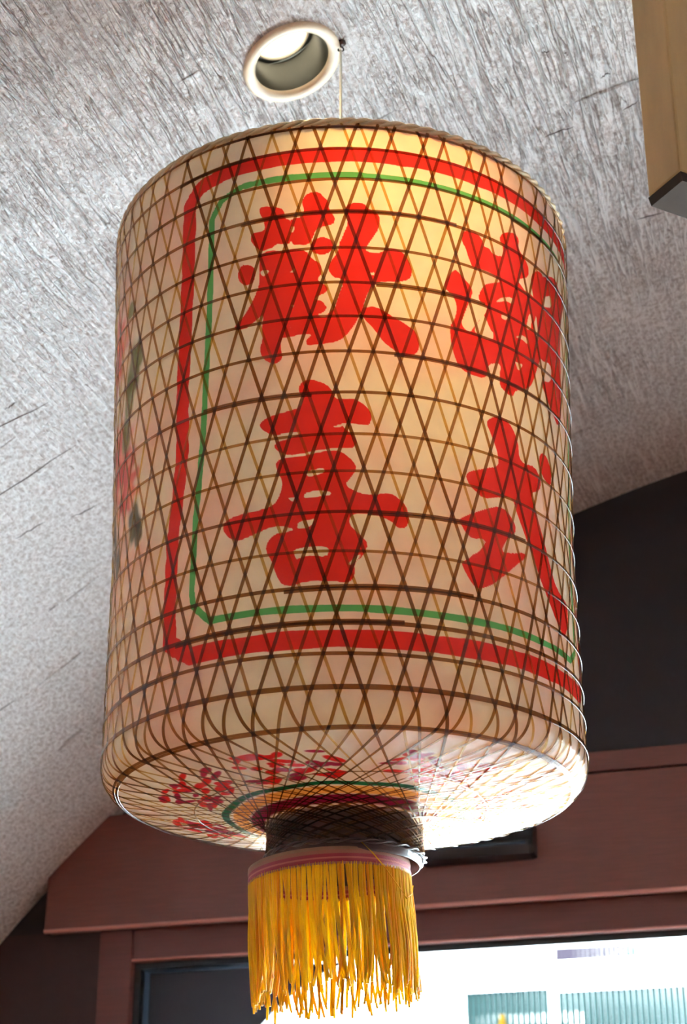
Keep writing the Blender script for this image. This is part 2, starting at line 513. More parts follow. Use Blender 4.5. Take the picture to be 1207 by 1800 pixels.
# ------------------------------------------------------------------ the lantern
LROOT = Vector((.0017, 1.7774, EYE + .44))
lan = empty('paper_lantern', LROOT, (0, -.0057, 0))
tag(lan, 'cylindrical cream paper lantern in bamboo lattice with red painted characters', 'lantern')
PROF = np.array([(.2600, .728), (.2638, .719), (.2634, .691), (.2605, .614), (.2559, .492), (.2510, .36), (.2495, .32), (.2495, .2775),
                 (.2497, .2), (.2500, .1), (.2505, .093), (.2490, .0835), (.2440, .075), (.2350, .069), (.21, .0625), (.18, .057),
                 (.14, .051), (.1, .045), (.085, .041), (.08, .035), (.08, .001)])
def dense_profile(step):
    """Catmull-Rom through PROF, resampled by arc length."""
    P = np.vstack([2 * PROF[0] - PROF[1], PROF, 2 * PROF[-1] - PROF[-2]])
    out = []
    for i in range(1, len(P) - 2):
        p0, p1, p2, p3 = P[i - 1:i + 3]
        t0 = 0; t1 = t0 + np.linalg.norm(p1 - p0) ** .5; t2 = t1 + np.linalg.norm(p2 - p1) ** .5; t3 = t2 + np.linalg.norm(p3 - p2) ** .5
        for t in np.linspace(t1, t2, 40, endpoint=False):
            a1 = (t1 - t) / (t1 - t0) * p0 + (t - t0) / (t1 - t0) * p1
            a2 = (t2 - t) / (t2 - t1) * p1 + (t - t1) / (t2 - t1) * p2
            a3 = (t3 - t) / (t3 - t2) * p2 + (t - t2) / (t3 - t2) * p3
            b1 = (t2 - t) / (t2 - t0) * a1 + (t - t0) / (t2 - t0) * a2
            b2 = (t3 - t) / (t3 - t1) * a2 + (t - t1) / (t3 - t1) * a3
            out.append((t2 - t) / (t2 - t1) * b1 + (t - t1) / (t2 - t1) * b2)
    out.append(PROF[-1])
    out = np.array(out)
    s = np.r_[0, np.cumsum(np.hypot(*np.diff(out, axis=0).T))]
    n = int(round(s[-1] / step)) + 1
    q = np.linspace(0, s[-1], n)
    return q, np.interp(q, s, out[:, 0]), np.interp(q, s, out[:, 1])
QV, QR, QZ = dense_profile(.0014)
dr, dz = np.gradient(QR, QV), np.gradient(QZ, QV)
QN = np.stack([-dz, dr], 1)                       # outward normal in (r, z)
QN /= np.linalg.norm(QN, axis=1)[:, None]
V_of_z = lambda z: np.interp(-z, -QZ, QV)

def lan_point(th, v, lift=0.0):
    """th in radians, 0 faces the viewer and grows to the right; v runs down the profile."""
    r = np.interp(v, QV, QR) + lift * np.interp(v, QV, QN[:, 0])
    z = np.interp(v, QV, QZ) + lift * np.interp(v, QV, QN[:, 1])
    return np.stack([r * np.sin(th), -r * np.cos(th), z], -1)

# painted decoration, as outlines in lantern coordinates: (degrees round the lantern, millimetres up it)
STROKES = [
    [(-19.13, 630.3), (-16.6, 629.2), (-14.03, 625.1), (-13.18, 620.1), (-12.97, 611.2), (-11.5, 608.1), (-11.52, 580.1), (-13.61, 581.5), (-15.31, 582.2), (-15.95, 578.4), (-18.77, 576.7), (-20.31, 584.2), (-21.43, 593), (-20.98, 601.2), (-19.21, 600.4), (-17.68, 602.1), (-18.25, 614.6), (-19.21, 624.3)],
    [(-9.2, 629.5), (-8.16, 637.8), (-6.31, 640.9), (-4.87, 638.7), (-4.06, 633), (-3.04, 628.4), (-2.85, 617.5), (-1.44, 607.6), (-1.85, 600.1), (-4.09, 597.7), (-5.73, 595.2), (-6.35, 588.3), (-7.38, 577), (-10.68, 578.1), (-11.31, 580), (-11.93, 590), (-11.71, 605), (-11.5, 610.2), (-9.01, 611), (-8.59, 620.5)],
    [(-6.35, 583), (-4.51, 585.6), (-2.48, 582), (-1.87, 576.6), (-2.49, 567.1), (-4.53, 563.3), (-6.57, 567.1), (-7.38, 574.8)],
    [(-18.77, 574.1), (-16.17, 576), (-13.62, 572.3), (-10.68, 574.3), (-8.21, 569.9), (-6.37, 559.6), (-4.74, 552.8), (-4.55, 542.2), (-5.77, 535.2), (-4.15, 529.5), (-3.14, 525.2), (-3.55, 520), (-5.79, 515.4), (-6.4, 512.5), (-4.58, 510.9), (-3.37, 504.5), (-3.98, 497.4), (-5.81, 494.8), (-4.19, 490.2), (-2.56, 498.2), (-1.75, 501.2), (0.66, 493.8), (3.89, 493.1), (2.66, 481.6), (0.42, 467.3), (-1.8, 462.3), (-5.02, 460.9), (-8.07, 459.8), (-8.27, 467), (-6.64, 472.5), (-9.49, 473.6), (-12.39, 471.1), (-13.85, 472), (-14.06, 461.9), (-13.64, 448.5), (-14.69, 444.1), (-16.39, 444.3), (-18.32, 451.8), (-19.19, 462.7), (-18.32, 473.2), (-18.54, 487.8), (-18.11, 502.9), (-19.85, 497.2), (-22.74, 488.7), (-25.95, 492.9), (-23.2, 503.7), (-21.4, 515.4), (-20.3, 524.8), (-19.2, 537.4), (-19.2, 553.2), (-19.2, 563.8)],
    [(-23.68, 566.1), (-21.42, 562.9), (-20.31, 558.6), (-20.08, 549.8), (-20.74, 541), (-22.54, 539.7), (-24.13, 545.8), (-24.69, 554.9)],
    [(1.23, 623.8), (3.07, 626.1), (5.11, 625.4), (6.12, 619.2), (7.97, 615.5), (8.78, 609.3), (8.34, 595.1), (7.3, 587.2), (5.64, 573.9), (5.22, 568.5), (8.09, 566.2), (10.58, 572.6), (12.25, 574.6), (14.34, 569.6), (15.6, 559.9), (16.21, 549.8), (15.55, 539.8), (12.58, 534.7), (9.67, 534.2), (7.61, 531.3), (5.96, 521.4), (5.13, 510.8), (4.71, 502.5), (2.66, 483.7), (0.63, 471.3), (-1.77, 481.7), (-2.16, 494), (-0.93, 514.5), (0.3, 531.1), (-0.1, 535.3), (-2.12, 537.5), (-3.32, 548.2), (-2.5, 556.5), (-0.87, 566.9), (-0.45, 581.8), (0.99, 597.8), (1.41, 607.5), (0.81, 616.2)],
    [(4.71, 502.5), (7.57, 504.3), (10.43, 497.1), (14.16, 487.8), (16.68, 481.3), (17.73, 469.8), (17.48, 459.4), (15.97, 452.3), (13.65, 450.8), (11.17, 457.6), (9.13, 464.9), (7.11, 478.4), (5.1, 488.2), (3.9, 498.2)],
    [(-19.39, 378.2), (-17.88, 384), (-15.33, 387.1), (-12.41, 389), (-9.54, 391.9), (-8.92, 401.5), (-10.14, 412), (-9.32, 419.5), (-7.69, 422.5), (-5.87, 420.3), (-3.45, 414.8), (-2.26, 407.7), (-1.86, 399.8), (0.54, 399.3), (2.54, 399.7), (4.54, 394.1), (5.94, 387.5), (6.53, 380.8), (5.91, 370.9), (4.1, 371.5), (1.3, 372.3), (-0.3, 370.3), (1.09, 363.5), (2.88, 356.8), (3.07, 350.1), (1.86, 345.2), (-1.13, 346.2), (-5.93, 344.1), (-9.56, 341.4), (-12.02, 340.9), (-14.5, 345.7), (-15.76, 352.3), (-14.92, 357.6), (-12.42, 358.1), (-10.78, 362.2), (-12.42, 364.9), (-15.75, 364.3), (-17.88, 370.2)],
    [(-15.34, 334.7), (-14.08, 338.7), (-12.02, 338.3), (-8.35, 339.4), (-4.33, 342.8), (-1.53, 343.7), (0.46, 339.4), (2.24, 331.8), (3.03, 324.3), (2.02, 316.5), (0.21, 305.9), (3.57, 297.4), (6.35, 295.9), (9.98, 299.8), (11.99, 295.8), (14, 287.1), (14.76, 274.1), (13.88, 263.3), (12.05, 262.5), (10.26, 270.4), (7.48, 274.3), (4.71, 276.6), (1.55, 274.5), (1.14, 265), (3.47, 253.9), (5.41, 244.7), (4.2, 231.6), (2.24, 224), (2.41, 211.1), (1.04, 203.8), (-2.43, 205.8), (-6.7, 206.9), (-9.44, 205.4), (-11.02, 203.3), (-13.41, 204.2), (-14.85, 215), (-15.92, 230.4), (-17.4, 242.4), (-17.02, 251.6), (-15.18, 259), (-12.32, 259.5), (-10.71, 261.6), (-13.97, 266.9), (-16.44, 266.3), (-20.65, 260.6), (-23.68, 257.2), (-26.18, 261.2), (-28.1, 272.5), (-27.68, 280.8), (-24.72, 284.8), (-19.89, 285.7), (-15.67, 288.7), (-14.05, 301.2), (-13.66, 314.5), (-14.92, 324.8)],
    [(28.78, 611), (30.65, 616), (33.1, 616.9), (34.87, 610), (35.21, 603), (36.7, 604.1), (37.81, 598.5), (39.78, 599.8), (41.21, 601.8), (41.27, 614.1), (40.09, 620.9), (40.74, 629.1), (42.86, 635.6), (45.52, 639.7), (47.12, 635.4), (46.81, 623.9), (47.73, 619.7), (49.66, 614.7), (50.89, 606.7), (50.55, 595.1), (46.55, 584.4), (46.08, 582.6), (49.38, 574.3), (51.99, 576.9), (53.61, 571.4), (54.08, 558.7), (52.23, 538.1), (52.71, 530.2), (56.16, 524), (56.04, 511.8), (53.48, 488.7), (52.55, 478.1), (50.57, 462.7), (47.78, 453.2), (44.77, 448), (43.4, 437.2), (41.33, 439.5), (39.35, 443.5), (39.21, 454.6), (39.9, 471.3), (35.85, 464.5), (35.23, 448.7), (33.77, 445.3), (31.33, 444.9), (28.99, 446.9), (27.37, 451.4), (26.28, 462.8), (25.53, 476), (25.28, 494.1), (26.59, 504.2), (27.28, 516.5), (26.99, 524.8), (26.04, 532.3), (24.16, 537.4), (24.18, 544.6), (25.49, 556.3), (26.96, 564), (28.75, 557.6), (31.42, 548.1), (31.56, 539.5), (30.3, 526.2), (29.25, 513.2), (28.2, 500.4), (30.51, 491.9), (32.64, 507.7), (35.21, 521.7), (35.99, 531.6), (33.46, 535), (33.32, 542.1), (35, 556.5), (37.26, 562.4), (40.42, 568.7), (38.08, 573.5), (35.45, 575), (31.86, 570.8), (30.53, 583.7), (29.89, 593.2), (28.9, 599.2)],
    [(51.63, 599.1), (54.55, 613.5), (57.01, 614.7), (57.63, 611.5), (62.09, 624.2), (66.62, 629.6), (68.63, 620.5), (74.55, 626.8), (72.29, 606.3), (69.71, 582.1), (68.71, 560.9), (68.34, 539.8), (68.44, 514), (67.87, 482.4), (68.04, 461.8), (64.74, 442.9), (62.3, 449.6), (59.42, 458.3), (57.48, 466), (55.12, 478.8), (60.47, 487.1), (61.39, 501), (60.75, 510.8), (55.35, 502.9), (54.92, 521.4), (54.44, 533.8), (54, 549.4), (53.04, 570.1), (52.04, 583.1)],
    [(34.76, 396.5), (37.11, 406.4), (40.36, 409.2), (43.18, 402.8), (45.2, 388.5), (45.39, 371.5), (47.27, 367.7), (51.43, 371.6), (54.4, 361.1), (53.48, 347), (49.39, 338.5), (52.02, 316.9), (54.89, 291), (56.83, 269.4), (59.82, 247.8), (67.02, 240.4), (65.84, 216.1), (62.68, 198.3), (58.61, 210.7), (54.87, 229.2), (51.56, 248.5), (49.81, 264.5), (46.91, 284.7), (44.22, 307.2), (42.68, 323.9), (38.74, 318.6), (33.54, 310.5), (29.86, 321.4), (28.75, 331.3), (29.92, 336.6), (34.76, 345.4), (38.4, 351.9), (38.22, 366.8), (36.47, 383.5)],
    [(53.43, 384.8), (54.71, 393.3), (57.26, 393.6), (59.94, 380.8), (59.22, 361.8), (56.08, 364), (54.08, 370.3)],
    [(26.56, 281.3), (29.55, 289.6), (33.91, 299.7), (38.07, 308), (40.74, 306.2), (43.42, 294.8), (43.26, 285.2), (40.89, 278.4), (37.91, 258.2), (41.73, 261), (45.96, 267.5), (46.84, 264), (43.9, 253.7), (41.46, 244.2), (37.5, 228.7), (34.38, 218.2), (31.01, 211.4), (29.26, 216.9), (27.19, 231.2), (27.02, 236.4), (29.54, 244), (32.48, 259.5), (33.54, 267.9), (30.2, 263.6), (28.44, 268.3), (27.18, 276.3)]]
GAPS = [
    [(-6.35, 589.4), (-5.32, 596.5), (-3.68, 597.6), (-2.06, 595.2), (-1.87, 581.9), (-4.1, 585.5)],
    [(-1.65, 594.7), (-0.42, 608.6), (1.21, 609.7), (1.4, 600), (0.37, 588.2), (-0.45, 577.5), (-1.26, 579.7)],
    [(-19.2, 554.3), (-16.38, 552.8), (-18.33, 545)],
    [(-11.72, 599.6), (-10.88, 602.3), (-10.88, 594.8), (-11.72, 593.1)],
    [(-8.21, 568.8), (-5.67, 561.1), (-5.96, 556.3)],
    [(-4.13, 551.6), (-2.5, 565), (-1.6, 567), (-3.24, 553.5)],
    [(-12.15, 545.9), (-10.61, 551.4), (-10.9, 546.2)],
    [(-4.55, 538), (-2.93, 540.8), (-1.92, 534.4), (-4.15, 532.7)],
    [(-5.79, 513.3), (-3.35, 519), (-2.54, 525.1), (-0.51, 529), (-1.74, 512.5), (-3.77, 502.5), (-4.17, 508.8)],
    [(-11.75, 507.7), (-10.84, 508.8), (-11.13, 505.3)],
    [(5.92, 541.9), (7.51, 544.9), (7.22, 539.7)],
    [(-12.38, 487.4), (-11.47, 480.8), (-11.14, 478.1), (-12.05, 483.9)],
    [(-15.31, 581.3), (-12.77, 580.9), (-12.35, 574.3), (-15.74, 575.7)],
    [(-8.36, 321.9), (-4.34, 325.6), (-4.15, 319.8), (-7.96, 316)],
    [(-8.75, 298.9), (-5.95, 301.5), (-2.76, 299.4), (-2.77, 295.6), (-5.94, 294.6), (-8.74, 293.2)],
    [(-12.59, 295.1), (-10.56, 296.1), (-11.16, 290.6)],
    [(-10.12, 268.9), (-7.92, 270.5), (-5.94, 271.4), (-7.52, 262.4), (-10.31, 261.5)],
    [(-10.67, 232.1), (-11.08, 241.1), (-5.93, 242.3), (-3.19, 240.9), (-3.58, 230.8), (-8.29, 233.7), (-10.27, 229.7)],
    [(-2.9, 367.6), (-0.3, 372.3), (2.1, 373.5), (-0.3, 368.8)],
    [(-14.5, 364.7), (-12.42, 365.9), (-9.55, 365), (-9.96, 361.7), (-13.25, 362.1)],
    [(0.88, 224), (3.43, 234.3), (3.66, 231.1), (1.26, 220.7)],
    [(57.38, 586.1), (62.19, 599.3), (62.4, 584.2), (57.26, 573.5)],
    [(38.7, 543.4), (40.32, 549.9), (43.7, 556.9), (44.78, 554.5), (44.08, 548.7), (41.95, 549.2), (38.89, 541.7)],
    [(40.19, 525.4), (40.21, 529.8), (42.27, 531.3), (43.54, 531.4), (41.82, 525.3)],
    [(34.84, 521.1), (36.61, 506.4), (37.73, 502.4), (37.31, 494.5), (34.71, 492), (33.64, 493.3), (31.56, 497.6), (34.09, 515.6)],
    [(44.73, 510.8), (48.01, 519.2), (49.97, 517.1), (49.92, 511.1), (47.02, 512.8)],
    [(45.89, 481.5), (44.55, 482.1), (45.82, 471.3), (47.76, 483.5)],
    [(50.75, 553.1), (51.75, 546.1), (51.11, 531.3), (49.05, 528.6)],
    [(28.21, 245.5), (31.47, 253.1), (33.52, 266.1), (33.84, 264.6), (31.68, 251.1), (28.64, 243.7)]]

def inside(poly, x, y):
    c = np.zeros(x.shape, bool)
    n = len(poly)
    for i in range(n):
        x0, y0 = poly[i]; x1, y1 = poly[i - 1]
        if y0 == y1:
            continue
        m = (y0 > y) != (y1 > y)
        c ^= m & (x < (x1 - x0) * (y - y0) / (y1 - y0) + x0)
    return c
def smooth_poly(p):
    """Chaikin corner cutting, one pass."""
    p = np.array(p, float); q = np.roll(p, -1, 0)
    return np.stack([.78 * p + .22 * q, .22 * p + .78 * q], 1).reshape(-1, 2)

# skin grid: fine over the painted front, coarser at the back
TH = np.unique(np.round(np.r_[np.arange(-100, 100.01, .3), np.arange(100, 260.01, .8)], 4))[:-1]
TH = np.radians(TH)
nth, nv = len(TH), len(QV)

def raster(polys):
    """Coverage 0..1 of the polygons (deg, mm) at every grid vertex of the front."""
    cov = np.zeros((nv, nth), np.float32)
    thd = np.degrees(TH)
    for k, (ox, oy) in enumerate(((-.08, -.4), (.08, -.15), (-.06, .15), (.1, .4), (0, 0))):
        acc = np.zeros((nv, nth), bool)
        zz = QZ * 1000 + oy
        for p in polys:
            p = np.asarray(p)
            iv = np.where((zz >= p[:, 1].min()) & (zz <= p[:, 1].max()) & (QZ > .062))[0]
            it = np.where((thd + ox >= p[:, 0].min()) & (thd + ox <= p[:, 0].max()))[0]
            if len(iv) == 0 or len(it) == 0:
                continue
            X, Y = np.meshgrid(thd[it] + ox, zz[iv])
            acc[np.ix_(iv, it)] |= inside(p, X, Y)
        cov += acc / 5.0
    return cov

def band(path, w):
    """A closed chamfered frame as two loops -> list of quads (deg, mm); w in mm."""
    MMD = 4.45                                    # millimetres of skin per degree
    p = np.array(path, float); q = p * (MMD, 1)
    n = len(q); nor = []
    for i in range(n):
        d = (q[(i + 1) % n] - q[i - 1]); d /= np.linalg.norm(d)
        nor.append((-d[1], d[0]))
    nor = np.array(nor)
    jig = 1 + .08 * np.sin(np.arange(n) * 2.1)
    o = (q + nor * (w / 2 * jig)[:, None]) / (MMD, 1); i_ = (q - nor * (w / 2 * jig)[:, None]) / (MMD, 1)
    return [np.array([o[k], o[(k + 1) % n], i_[(k + 1) % n], i_[k]]) for k in range(n)]
def lerp_path(pts, n=8):
    out = []
    for (a, b), (c, d) in zip(pts, pts[1:] + pts[:1]):
        for t in range(n):
            out.append((a + (c - a) * t / n, b + (d - b) * t / n))
    return out
RED_FRAME = lerp_path([(-26, 685.5), (20, 685), (78, 685), (84, 668), (83.5, 450), (78, 175), (74, 153), (20, 147.5), (-36, 149),
                       (-42.5, 168), (-42.8, 210), (-42.8, 280), (-40.2, 370), (-40.2, 443), (-38.8, 566), (-38.2, 662), (-35, 678)])
GREEN_FRAME = lerp_path([(-16, 661), (20, 658.5), (72, 659), (77, 640), (76, 450), (71, 195), (66, 180), (20, 177), (-31, 180.5),
                         (-35.5, 200), (-36.1, 215), (-35.7, 294), (-33.8, 384), (-32.1, 530), (-31.6, 632), (-29, 651), (-23.5, 661)])
red = raster([smooth_poly(p) for p in STROKES])
gap = raster([smooth_poly(p) for p in GAPS])
red = np.clip(red - gap, 0, 1)
red = np.maximum(red, raster(band(RED_FRAME, 18.0) + [np.array([(a - 2.2, z - 9), (a + 2.2, z - 9), (a + 2.2, z + 9), (a - 2.2, z + 9)]) for a, z in ((-42.5, 175),)]))
green = raster(band(GREEN_FRAME, 7.2))
del gap

# washes: peonies at the left, blossom ring and coloured bands underneath
wash = np.zeros((nv, nth, 4), np.float32)
wash[..., :3] = 1
thd = np.degrees(TH)
THG, ZG = np.meshgrid(np.where(thd > 180, thd - 360, thd), QZ * 1000)
RG = np.repeat((QR * 1000)[:, None], nth, 1)
def blot(mask, col, strength):
    a = np.clip(mask, 0, 1)[..., None] * strength
    wash[..., :3] = wash[..., :3] * (1 - a) + np.array(col, np.float32) * a
    wash[..., 3] = np.maximum(wash[..., 3], a[..., 0])
side = RG * 0 + (ZG > 100)
def ell(t0, z0, rt, rz, p=2.0, soft=.35, ripple=0.0, lobes=7, ph=0.0):
    x, y = (THG - t0) / rt, (ZG - z0) / rz
    d = np.sqrt(x * x + y * y)
    if ripple:
        d = d * (1 + ripple * np.sin(lobes * np.arctan2(y, x) + ph))
    return np.clip((1 - d) / soft, 0, 1) * side
for t0, z0, rt, rz, ph in ((-78, 560, 17, 70, 0), (-74, 418, 19, 62, 1.2), (-66, 372, 11, 48, 2.0), (-92, 480, 14, 70, .6), (-88, 350, 10, 45, 1.0)):
    blot(ell(t0, z0, rt, rz, soft=.5, ripple=.16, lobes=9, ph=ph), (.60, .045, .05), .9)
    for k in range(16):
        a = rng.uniform(0, 2 * PI); q = rng.uniform(.15, .8)
        blot(ell(t0 + rt * q * math.cos(a), z0 + rz * q * math.sin(a), rt * .2, rz * .22, soft=.6), (.42, .01, .02) if k % 2 else (.80, .28, .22), .75)
for t0, z0, rt, rz in ((-61, 505, 4.5, 42), (-64, 480, 4, 40), (-63, 585, 3.5, 14), (-58, 520, 3, 26), (-66, 438, 4, 30)):
    blot(ell(t0, z0, rt, rz, soft=.4, ripple=.1, lobes=3), (.12, .15, .04), .92)
for t0, z0, rt, rz in ((-60, 325, 4.5, 30), (-57.5, 310, 3, 22), (-79, 330, 6, 55), (-84, 285, 5, 40), (-72, 300, 3, 26)):
    blot(ell(t0, z0, rt, rz, soft=.4, ripple=.12, lobes=4), (.05, .06, .045), .95)
under = (ZG < 62).astype(np.float32) * (RG > 81)
def ring(r0, r1, soft):
    return np.clip((RG - r0) / soft, 0, 1) * np.clip((r1 - RG) / soft, 0, 1) * under
blot(ring(96, 117, 3), (.72, .30, .02), .95)
wob = 1.2 * np.sin(np.radians(THG) * 9)
blot(np.clip((RG + wob - 116) / 1.5, 0, 1) * np.clip((127 - RG - wob) / 1.5, 0, 1) * under, (.010, .10, .04), 1.0)
blot(ring(80, 99, 3), (.16, .008, .045), 1.0)
for c in range(7):                               # blossom sprays round the underside
    t0 = -170 + c * 360 / 7 + rng.uniform(-6, 6)
    for k in range(38):
        rr = rng.uniform(134, 194); tt = t0 + rng.uniform(-18, 18)
        x = np.radians((THG - tt + 180) % 360 - 180) * RG; y = RG - rr
        ca = rng.uniform(-.6, .6)
        x2, y2 = x * math.cos(ca) - y * math.sin(ca), x * math.sin(ca) + y * math.cos(ca)
        la, lb = rng.uniform(8, 18), rng.uniform(4.0, 7.0)
        d = np.sqrt((x2 / la) ** 2 + (y2 / lb) ** 2)
        blot(np.clip((1 - d) / .3, 0, 1) * under, (.58, .012, .012) if rng.random() < .6 else (.30, .008, .04), 1.0)
blot((ZG < 37.5).astype(np.float32), (.11, .06, .06), .97)

def skin_material():
    m = bpy.data.materials.new('oiled_paper'); m.use_nodes = True
    t = m.node_tree; n = t.nodes; l = t.links; n.clear()
    out = n.new('ShaderNodeOutputMaterial')
    tc = n.new('ShaderNodeTexCoord')
    n1 = n.new('ShaderNodeTexNoise'); n1.inputs['Scale'].default_value = 9; n1.inputs['Detail'].default_value = 3
    n2 = n.new('ShaderNodeTexNoise'); n2.inputs['Scale'].default_value = 55; n2.inputs['Detail'].default_value = 5
    l.new(tc.outputs['Object'], n1.inputs['Vector']); l.new(tc.outputs['Object'], n2.inputs['Vector'])
    r1 = n.new('ShaderNodeMapRange'); r1.inputs['From Min'].default_value = .42; r1.inputs['From Max'].default_value = .66
    l.new(n1.outputs['Fac'], r1.inputs['Value'])
    base = n.new('ShaderNodeMix'); base.data_type = 'RGBA'
    base.inputs['A'].default_value = (.70, .64, .55, 1); base.inputs['B'].default_value = (.70, .475, .43, 1)
    l.new(r1.outputs['Result'], base.inputs['Factor'])
    mot = n.new('ShaderNodeMix'); mot.data_type = 'RGBA'; mot.blend_type = 'MULTIPLY'; mot.inputs['Factor'].default_value = 1
    rm = n.new('ShaderNodeMapRange'); rm.inputs['To Min'].default_value = .86; rm.inputs['To Max'].default_value = 1.08
    l.new(n2.outputs['Fac'], rm.inputs['Value'])
    l.new(base.outputs['Result'], mot.inputs['A']); l.new(rm.outputs['Result'], mot.inputs['B'])
    pa = n.new('ShaderNodeAttribute'); pa.attribute_name = 'paint'
    wa = n.new('ShaderNodeAttribute'); wa.attribute_name = 'wash'
    sep = n.new('ShaderNodeSeparateColor'); l.new(pa.outputs['Color'], sep.inputs['Color'])
    def crisp(sock):
        r = n.new('ShaderNodeMapRange'); r.inputs['From Min'].default_value = .3; r.inputs['From Max'].default_value = .7
        l.new(sock, r.inputs['Value']); return r.outputs['Result']
    prev = mot.outputs['Result']
    w = n.new('ShaderNodeMix'); w.data_type = 'RGBA'
    l.new(wa.outputs['Alpha'], w.inputs['Factor']); l.new(prev, w.inputs['A']); l.new(wa.outputs['Color'], w.inputs['B']); prev = w.outputs['Result']
    for sock, col in ((sep.outputs[1], (.085, .33, .11, 1)), (sep.outputs[0], (.56, .024, .020, 1))):
        x = n.new('ShaderNodeMix'); x.data_type = 'RGBA'; x.inputs['B'].default_value = col
        l.new(crisp(sock), x.inputs['Factor']); l.new(prev, x.inputs['A']); prev = x.outputs['Result']
    # crinkled varnish film
    bp = n.new('ShaderNodeBump'); bp.inputs['Strength'].default_value = .35; bp.inputs['Distance'].default_value = .002
    l.new(n2.outputs['Fac'], bp.inputs['Height'])
    df = n.new('ShaderNodeBsdfDiffuse'); tl = n.new('ShaderNodeBsdfTranslucent'); gl = n.new('ShaderNodeBsdfGlossy')
    gl.inputs['Roughness'].default_value = .2
    gm = n.new('ShaderNodeMix'); gm.data_type = 'RGBA'; gm.blend_type = 'MULTIPLY'; gm.inputs['Factor'].default_value = 1
    gm.inputs['B'].default_value = (1.0, .90, .72, 1)      # oiled paper passes warm light best
    l.new(prev, gm.inputs['A'])
    l.new(prev, df.inputs['Color']); l.new(gm.outputs['Result'], tl.inputs['Color'])
    mx = n.new('ShaderNodeMixShader'); mx.inputs[0].default_value = .58
    l.new(df.outputs[0], mx.inputs[1]); l.new(tl.outputs[0], mx.inputs[2])
    l.new(bp.outputs['Normal'], gl.inputs['Normal'])
    fr = n.new('ShaderNodeFresnel'); fr.inputs['IOR'].default_value = 1.28; l.new(bp.outputs['Normal'], fr.inputs['Normal'])
    m2 = n.new('ShaderNodeMixShader')
    fk = n.new('ShaderNodeMath'); fk.operation = 'MULTIPLY'; fk.inputs[1].default_value = .6
    l.new(fr.outputs[0], fk.inputs[0])
    l.new(fk.outputs[0], m2.inputs[0]); l.new(mx.outputs[0], m2.inputs[1]); l.new(gl.outputs[0], m2.inputs[2])
    l.new(m2.outputs[0], out.inputs['Surface'])
    return m

def build_skin():
    sn, cs = np.sin(TH), np.cos(TH)
    co = np.empty((nv, nth, 3), np.float32)
    co[..., 0] = QR[:, None] * sn; co[..., 1] = -QR[:, None] * cs; co[..., 2] = QZ[:, None]
    i, j = np.meshgrid(np.arange(nv - 1), np.arange(nth), indexing='ij')
    jn = (j + 1) % nth
    quads = np.stack([i * nth + j, (i + 1) * nth + j, (i + 1) * nth + jn, i * nth + jn], -1).reshape(-1, 4).astype(np.int32)
    me = bpy.data.meshes.new('skin')
    me.vertices.add(nv * nth); me.vertices.foreach_set('co', co.ravel())
    nf = len(quads)
    me.loops.add(nf * 4); me.loops.foreach_set('vertex_index', quads.ravel())
    me.polygons.add(nf)
    me.polygons.foreach_set('loop_start', np.arange(0, nf * 4, 4, dtype=np.int32))
    me.polygons.foreach_set('use_smooth', np.ones(nf, bool))
    me.update(calc_edges=True)
    pc = me.color_attributes.new('paint', 'FLOAT_COLOR', 'POINT')
    buf = np.zeros((nv * nth, 4), np.float32); buf[:, 0] = red.ravel(); buf[:, 1] = green.ravel(); buf[:, 3] = 1
    pc.data.foreach_set('color', buf.ravel())
    wc = me.color_attributes.new('wash', 'FLOAT_COLOR', 'POINT')
    wc.data.foreach_set('color', wash.reshape(-1, 4).ravel())
    o = link('skin', me, lan, skin_material())
    o['label'] = 'cream oiled paper skin painted with red characters, frames and flowers'
build_skin()

# ---- bamboo: stained slivers that let the painted paper glow through
def bamboo_material(name, tint, body, share):
    m = bpy.data.materials.new(name); m.use_nodes = True
    t = m.node_tree; n = t.nodes; l = t.links; n.clear()
    out = n.new('ShaderNodeOutputMaterial')
    tr = n.new('ShaderNodeBsdfTransparent'); tr.inputs['Color'].default_value = (*[c ** .5 for c in tint], 1)
    pb = n.new('ShaderNodeBsdfPrincipled'); pb.inputs['Roughness'].default_value = .25
    tc = n.new('ShaderNodeTexCoord'); nz = n.new('ShaderNodeTexNoise'); nz.inputs['Scale'].default_value = 40
    l.new(tc.outputs['Object'], nz.inputs['Vector'])
    mx = n.new('ShaderNodeMix'); mx.data_type = 'RGBA'
    mx.inputs['A'].default_value = (*[c * .7 for c in body], 1); mx.inputs['B'].default_value = (*[c * 1.3 for c in body], 1)
    l.new(nz.outputs['Fac'], mx.inputs['Factor']); l.new(mx.outputs['Result'], pb.inputs['Base Color'])
    ms = n.new('ShaderNodeMixShader'); ms.inputs[0].default_value = share
    l.new(tr.outputs[0], ms.inputs[1]); l.new(pb.outputs[0], ms.inputs[2])
    fr = n.new('ShaderNodeFresnel'); fr.inputs['IOR'].default_value = 1.32
    geo = n.new('ShaderNodeNewGeometry'); front = n.new('ShaderNodeMath'); front.operation = 'SUBTRACT'; front.inputs[0].default_value = 1
    l.new(geo.outputs['Backfacing'], front.inputs[1])
    half = n.new('ShaderNodeMath'); half.operation = 'MULTIPLY'; half.inputs[1].default_value = .6
    l.new(front.outputs[0], half.inputs[0])
    fm = n.new('ShaderNodeMath'); fm.operation = 'MULTIPLY'; fm.use_clamp = True
    l.new(fr.outputs[0], fm.inputs[0]); l.new(half.outputs[0], fm.inputs[1])
    gl = n.new('ShaderNodeBsdfGlossy'); gl.inputs['Roughness'].default_value = .16      # varnish over the sliver
    m2 = n.new('ShaderNodeMixShader')
    l.new(fm.outputs[0], m2.inputs[0]); l.new(ms.outputs[0], m2.inputs[1]); l.new(gl.outputs[0], m2.inputs[2])
    l.new(m2.outputs[0], out.inputs['Surface'])
    return m
